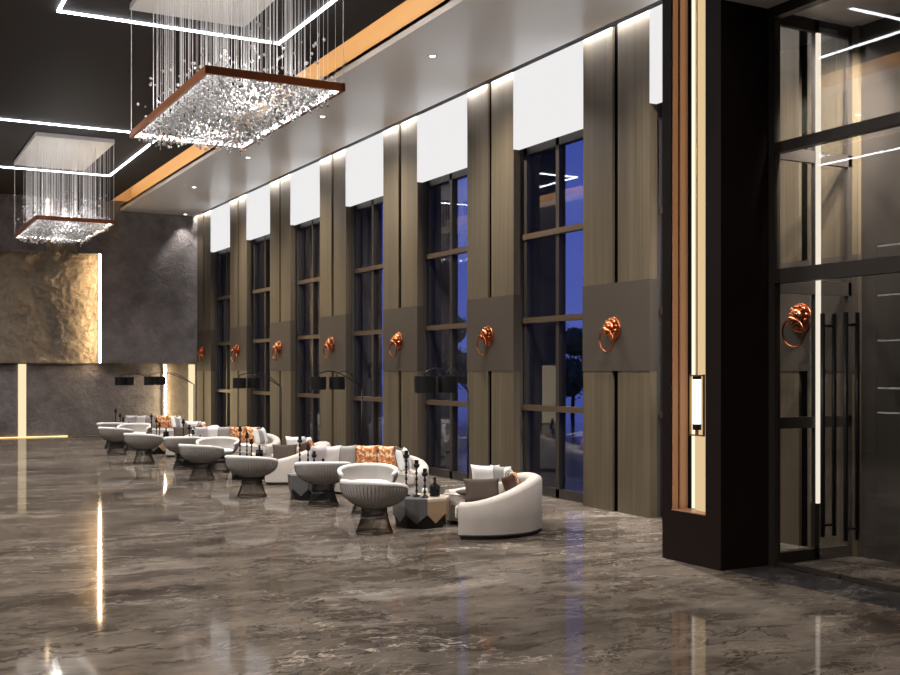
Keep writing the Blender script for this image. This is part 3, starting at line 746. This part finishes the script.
# ------------------------------------------------------------------ coffee tables and what stands on them
def make_table(label):
    t = thing('coffee_table', label, 'coffee table', group='faceted drum tables')
    n = 8; r_ = .42; zt = .41; 
    pts = [(r_*math.cos(2*PI*i/n), r_*math.sin(2*PI*i/n)) for i in range(n)]
    MB().lathe([(.36, .0), (.39, .24), (.40, .38)], n).build('plinth', 'black_metal', t)
    for grp, (nm, m_) in enumerate((('slate_facets', 'slate_facet'), ('tan_facets', 'tan_facet'))):
        b = MB()
        for i in range(n):
            if (i in (6, 7, 0, 1)) != bool(grp): continue
            a, c = Vector((*pts[i], 0)), Vector((*pts[(i+1) % n], 0)); mid = (a+c)/2
            k = .965
            out = [(a.x, a.y, zt), (c.x, c.y, zt), (c.x*.97, c.y*.97, .20), (mid.x*.93, mid.y*.93, .07), (a.x*.97, a.y*.97, .20)]
            inn = [(x*k, y*k, z) for x, y, z in out]
            b.add(out+inn, [(0, 1, 2, 3, 4), (9, 8, 7, 6, 5)]+[(j, 5+j, 5+(j+1) % 5, (j+1) % 5) for j in range(5)])
        b.build(nm, m_, t)
    MB().prism([p for i, p in enumerate(pts) if i in (2, 3, 4, 5, 6)], zt-.03, zt+.006).build('slate_top', 'slate_facet', t)
    MB().prism([p for i, p in enumerate(pts) if i in (6, 7, 0, 1, 2)], zt-.03, zt+.006).build('pale_top', 'table_top', t)
    return t
def make_candlestick(h, label):
    t = thing('candlestick', label, 'candlestick', group='black candlesticks on the coffee tables')
    pr = [(.055, 0), (.058, .012), (.03, .022), (.012, .04)]
    z = .05
    while z < h-.1:
        pr += [(.010, z), (.020, z+.018), (.022, z+.03), (.012, z+.045), (.009, z+.075)]; z += .085
    pr += [(.012, h-.06), (.036, h-.045), (.045, h-.02), (.045, h), (.03, h)]
    MB().lathe(pr, 16).build('stand', 'black_metal', t, True)
    MB().lathe([(.028, h-.005), (.028, h+.055), (.004, h+.06)], 14).build('candle', 'glossblack', t, True)
    return t
def make_bottle(label):
    t = thing('decanter', label, 'decanter', group='black decanters on the coffee tables')
    MB().box(-.055, .055, -.055, .055, 0, .17).build('body', 'glossblack', t, bevel=.012)
    MB().lathe([(.03, .165), (.02, .185), (.017, .215), (.024, .222)], 14).build('neck', 'glossblack', t, True)
    MB().ell((0, 0, .245), (.024, .024, .028), 12, 8).build('stopper', 'glossblack', t, True)
    return t
def make_candlejar(label):
    t = thing('pillar_candle', label, 'candle', group='white pillar candles on the coffee tables')
    MB().lathe([(.035, 0), (.04, .004), (.04, .09), (.034, .095)], 18).build('wax', 'candle', t, True)
    MB().tube([(0, 0, .09), (.002, 0, .107)], .002, 5).build('wick', 'black', t)
    return t
pt_ = None; pcs = {}; pb_ = None; pj = None
def inst(cache, key, fn, *a):
    if key not in cache: cache[key] = fn(*a); return cache[key]
    return copy_tree(cache[key])
cache = {}
for g in range(3):
    dy = 7.78*g
    for which, (tx, ty, rz) in enumerate(((7.03, 13.98, -14), (6.88, 17.88, 60))):
        w = ('before the round backed sofa', 'before the orange cushions')[which]
        lab = 'slate and tan faceted drum table %s, %s group' % (w, gname[g])
        o = inst(cache, 'table', make_table, lab); place(o, (tx, ty+dy, .002), R(rz), lab, 'faceted drum tables')
        zt = .419
        for (h, ox, oy, nm) in ((.59, -.17, .13, 'tallest'), (.46, -.06, .02, 'middle'), (.35, -.02, -.16, 'shortest')):
            lab = '%s black candlestick on the table %s, %s group' % (nm, w, gname[g])
            o = inst(cache, ('cs', h), make_candlestick, h, lab); place(o, (tx+ox, ty+oy+dy, zt), 0, lab, 'black candlesticks on the coffee tables')
        lab = 'square black decanter on the table %s, %s group' % (w, gname[g])
        o = inst(cache, 'bottle', make_bottle, lab); place(o, (tx+.16, ty-.12+dy, zt), R(25), lab, 'black decanters on the coffee tables')
        lab = 'short white candle on the table %s, %s group' % (w, gname[g])
        o = inst(cache, 'jar', make_candlejar, lab); place(o, (tx+.10, ty+.08+dy, zt), 0, lab, 'white pillar candles on the coffee tables')

# ------------------------------------------------------------------ arc lamps
def make_lamp(label, pole, shades, zs):
    """pole, shades in world XY; lamp root at the pole"""
    t = thing('arc_lamp', label, 'floor lamp', (pole[0], pole[1], .002), 0, 'black twin shade arc lamps')
    MB().lathe([(.17, 0), (.17, .02), (.03, .03)], 28).build('base', 'black_metal', t, True)
    MB().tube([(0, 0, .02), (0, 0, zs-.12)], .018, 10).build('pole', 'black_metal', t, True)
    for (sx_, sy_) in shades:
        dx, dy_ = sx_-pole[0], sy_-pole[1]
        pts = []
        for i in range(15):
            q = i/14; z = zs-.13+.38*math.sin(PI*.5*min(1, q*1.25))**1.0 if q < .8 else zs+.25-.06*((q-.8)/.2)
            pts.append((dx*q, dy_*q, z))
        pts.append((dx, dy_, zs+.10))
        MB().tube(pts, .011, 8).build('arm', 'black_metal', t, True)
        MB().lathe([(.165, zs-.13), (.165, zs+.13), (.03, zs+.131)], 28, (dx, dy_, 0), True).build('lamp_shade', 'black_metal', t)
    return t
def pxpt(x, d):
    s, c = math.sin(TH), math.cos(TH); u = (x-450)/1100*d
    return (d*s+u*c, d*c-u*s)
make_lamp('black arc lamp with two drum shades over the nearest seating group', pxpt(468, 18.4), [pxpt(425, 17), pxpt(447, 17.2)], 1.99)
make_lamp('black arc lamp with two drum shades, second from the right', pxpt(362, 24.2), [pxpt(318, 22.3), pxpt(337, 22.5)], 1.95)
make_lamp('black arc lamp with two drum shades third from the right', pxpt(281, 29.0), [pxpt(239.3, 27.2), pxpt(253.3, 27.5)], 1.90)
make_lamp('black arc lamp with two drum shades beside the golden niche', pxpt(194, 35.0), [pxpt(149.5, 33.4), pxpt(160.5, 33.8)], 1.90)
make_lamp('black arc lamp with two drum shades against the dark far wall', pxpt(164, 36.8), [pxpt(120, 35.3), pxpt(129, 35.6)], 1.87)

# ------------------------------------------------------------------ outside
struct('ground', MB().box(XW+.6, 140, -20, 160, -.25, -.05), 'paving', 'wet grey paving outside the windows', 'ground')
def tree(x, y, h, r_, lab, trunk=True):
    t = thing('tree' if trunk else 'shrub', lab, 'tree' if trunk else 'shrub', (x, y, -.05), 0, 'trees and shrubs outside')
    rg = random.Random(int(x*7+y*13)); b = MB()
    blobs = [(rg.uniform(-.6, .6)*r_, rg.uniform(-.6, .6)*r_, h*(.62 if trunk else .45)+rg.uniform(-.32, .32)*h*(.8 if trunk else 1), r_*rg.uniform(.35, .6)) for _ in range(9)]
    for (cx_, cy_, cz_, cr) in blobs: b.ell((cx_, cy_, max(cz_, cr*.8)), cr*.78, 10, 7)
    for i in range(2600):
        cx_, cy_, cz_, cr = blobs[i % 9]; v = Vector((rg.gauss(0, 1), rg.gauss(0, 1), rg.gauss(0, 1))).normalized()*cr*rg.uniform(.6, 1.05)
        p0 = Vector((cx_, cy_, max(.15, cz_)))+v; p0.z = max(.08, p0.z)
        a = Vector((rg.gauss(0, 1), rg.gauss(0, 1), rg.gauss(0, 1))).normalized(); c = a.orthogonal().normalized(); sz_ = rg.uniform(.06, .12)
        b.add([p0-a*sz_, p0+c*sz_*.5, p0+a*sz_, p0-c*sz_*.5], [(0, 1, 2, 3)])
    b.build('foliage', 'leaf', t)
    q = MB().tube([(0, 0, 0), (.05, 0, h*.3), (0, .05, h*.62)], [.05*h**.5, .04*h**.5, .015*h**.5], 8)
    for k in range(5):
        bx_, by_, bz_, _ = blobs[k]; q.tube([(0.03, .02, h*.3), (bx_*.5, by_*.5, max(.3, (h*.3+bz_)/2)), (bx_, by_, max(.3, bz_))], [.05, .035, .015], 6)
    q.build('trunk', 'bark', t, True)
tree(30, 22.5, 2.5, 1.9, 'leafy shrub outside seen through the nearest window', False)
tree(34, 27.5, 2.6, 2.2, 'leafy shrub behind the parked car outside', False)
tree(33, 62, 6.0, 2.4, 'taller tree outside seen through the second window')
tree(36, 20.5, 2.5, 2.2, 'leafy shrub outside close to the entrance side', False)
tree(31, 45, 4.4, 1.7, 'small tree outside seen through the nearest window')
# parked car
cr = thing('car', 'parked grey car outside the window nearest the pillar', 'car', (16.6, 17.2, -.05), R(80))
side_p = [(-2.15, .30), (-2.2, .62), (-2.05, .86), (-1.55, .94), (-.95, 1.38), (-.45, 1.47), (.45, 1.43), (1.05, .98), (1.95, .84), (2.2, .62), (2.18, .32)]
P = []
for wy, kz in ((-.88, .0), (-.90, 1), (-.72, 2), (.72, 2), (.90, 1), (.88, 0)):
    P.append([(x, wy*(1 if z < .95 else (.86 if kz == 2 else .90)), z) for x, z in side_p])
b = MB().grid([P[1], P[2], P[3], P[4]]); n_ = len(side_p)
b.f += [tuple(range(n_-1, -1, -1)), tuple(range(3*n_, 4*n_))]
b.f += [(0, n_, 2*n_, 3*n_), (n_-1, 4*n_-1, 3*n_-1, 2*n_-1)] and [(0, 3*n_, 4*n_-1, n_-1)]
b.build('body', 'car', cr, bevel=.03)
for s_ in (-1, 1):
    q = MB().add([(-1.35, s_*.905, .95), (.9, s_*.905, .95), (.42, s_*.815, 1.36), (-.85, s_*.815, 1.34)], [(0, 1, 2, 3)])
    q.v += [(x, y+s_*.012, z) for x, y, z in q.v]; q.f += [(4, 5, 6, 7), (0, 1, 5, 4), (1, 2, 6, 5), (2, 3, 7, 6), (3, 0, 4, 7)]
    q.build('window', 'carglass', cr)
    for xw in (-1.35, 1.35):
        w = MB().lathe([(.18, -.1), (.31, -.1), (.33, -.06), (.33, .06), (.31, .1), (.18, .1)], 24); w.v = [(xw+x, s_*.83+z, .33+y) for x, y, z in w.v]; wo = w.build('wheel', 'tyre', cr, True)
        w = MB().lathe([(.18, -.09), (.18, .1), (.03, .11)], 12); w.v = [(xw+x, s_*.83+z*s_, .33+y) for x, y, z in w.v]; w.build('rim', 'chrome', wo)
    MB().ell((2.12, s_*.62, .68), (.08, .18, .07), 10, 6).build('headlight', 'chrome', cr, True)

# ------------------------------------------------------------------ dusk sky
W = bpy.data.worlds.new('dusk'); sc.world = W; W.use_nodes = True; nt = W.node_tree; nt.nodes.clear()
o = N(nt, 'ShaderNodeOutputWorld'); bg = N(nt, 'ShaderNodeBackground'); tc = N(nt, 'ShaderNodeTexCoord'); sp = N(nt, 'ShaderNodeSeparateXYZ')
L(nt, tc, 'Generated', sp, 0)
r = ramp(nt, sp, [(0.0, (.080, .105, .36)), (.12, (.066, .092, .34)), (.35, (.022, .045, .24)), (1, (.006, .012, .06))], 'Z')
L(nt, r, 0, bg, 0); bg.inputs[1].default_value = 1.0; L(nt, bg, 0, o, 0)
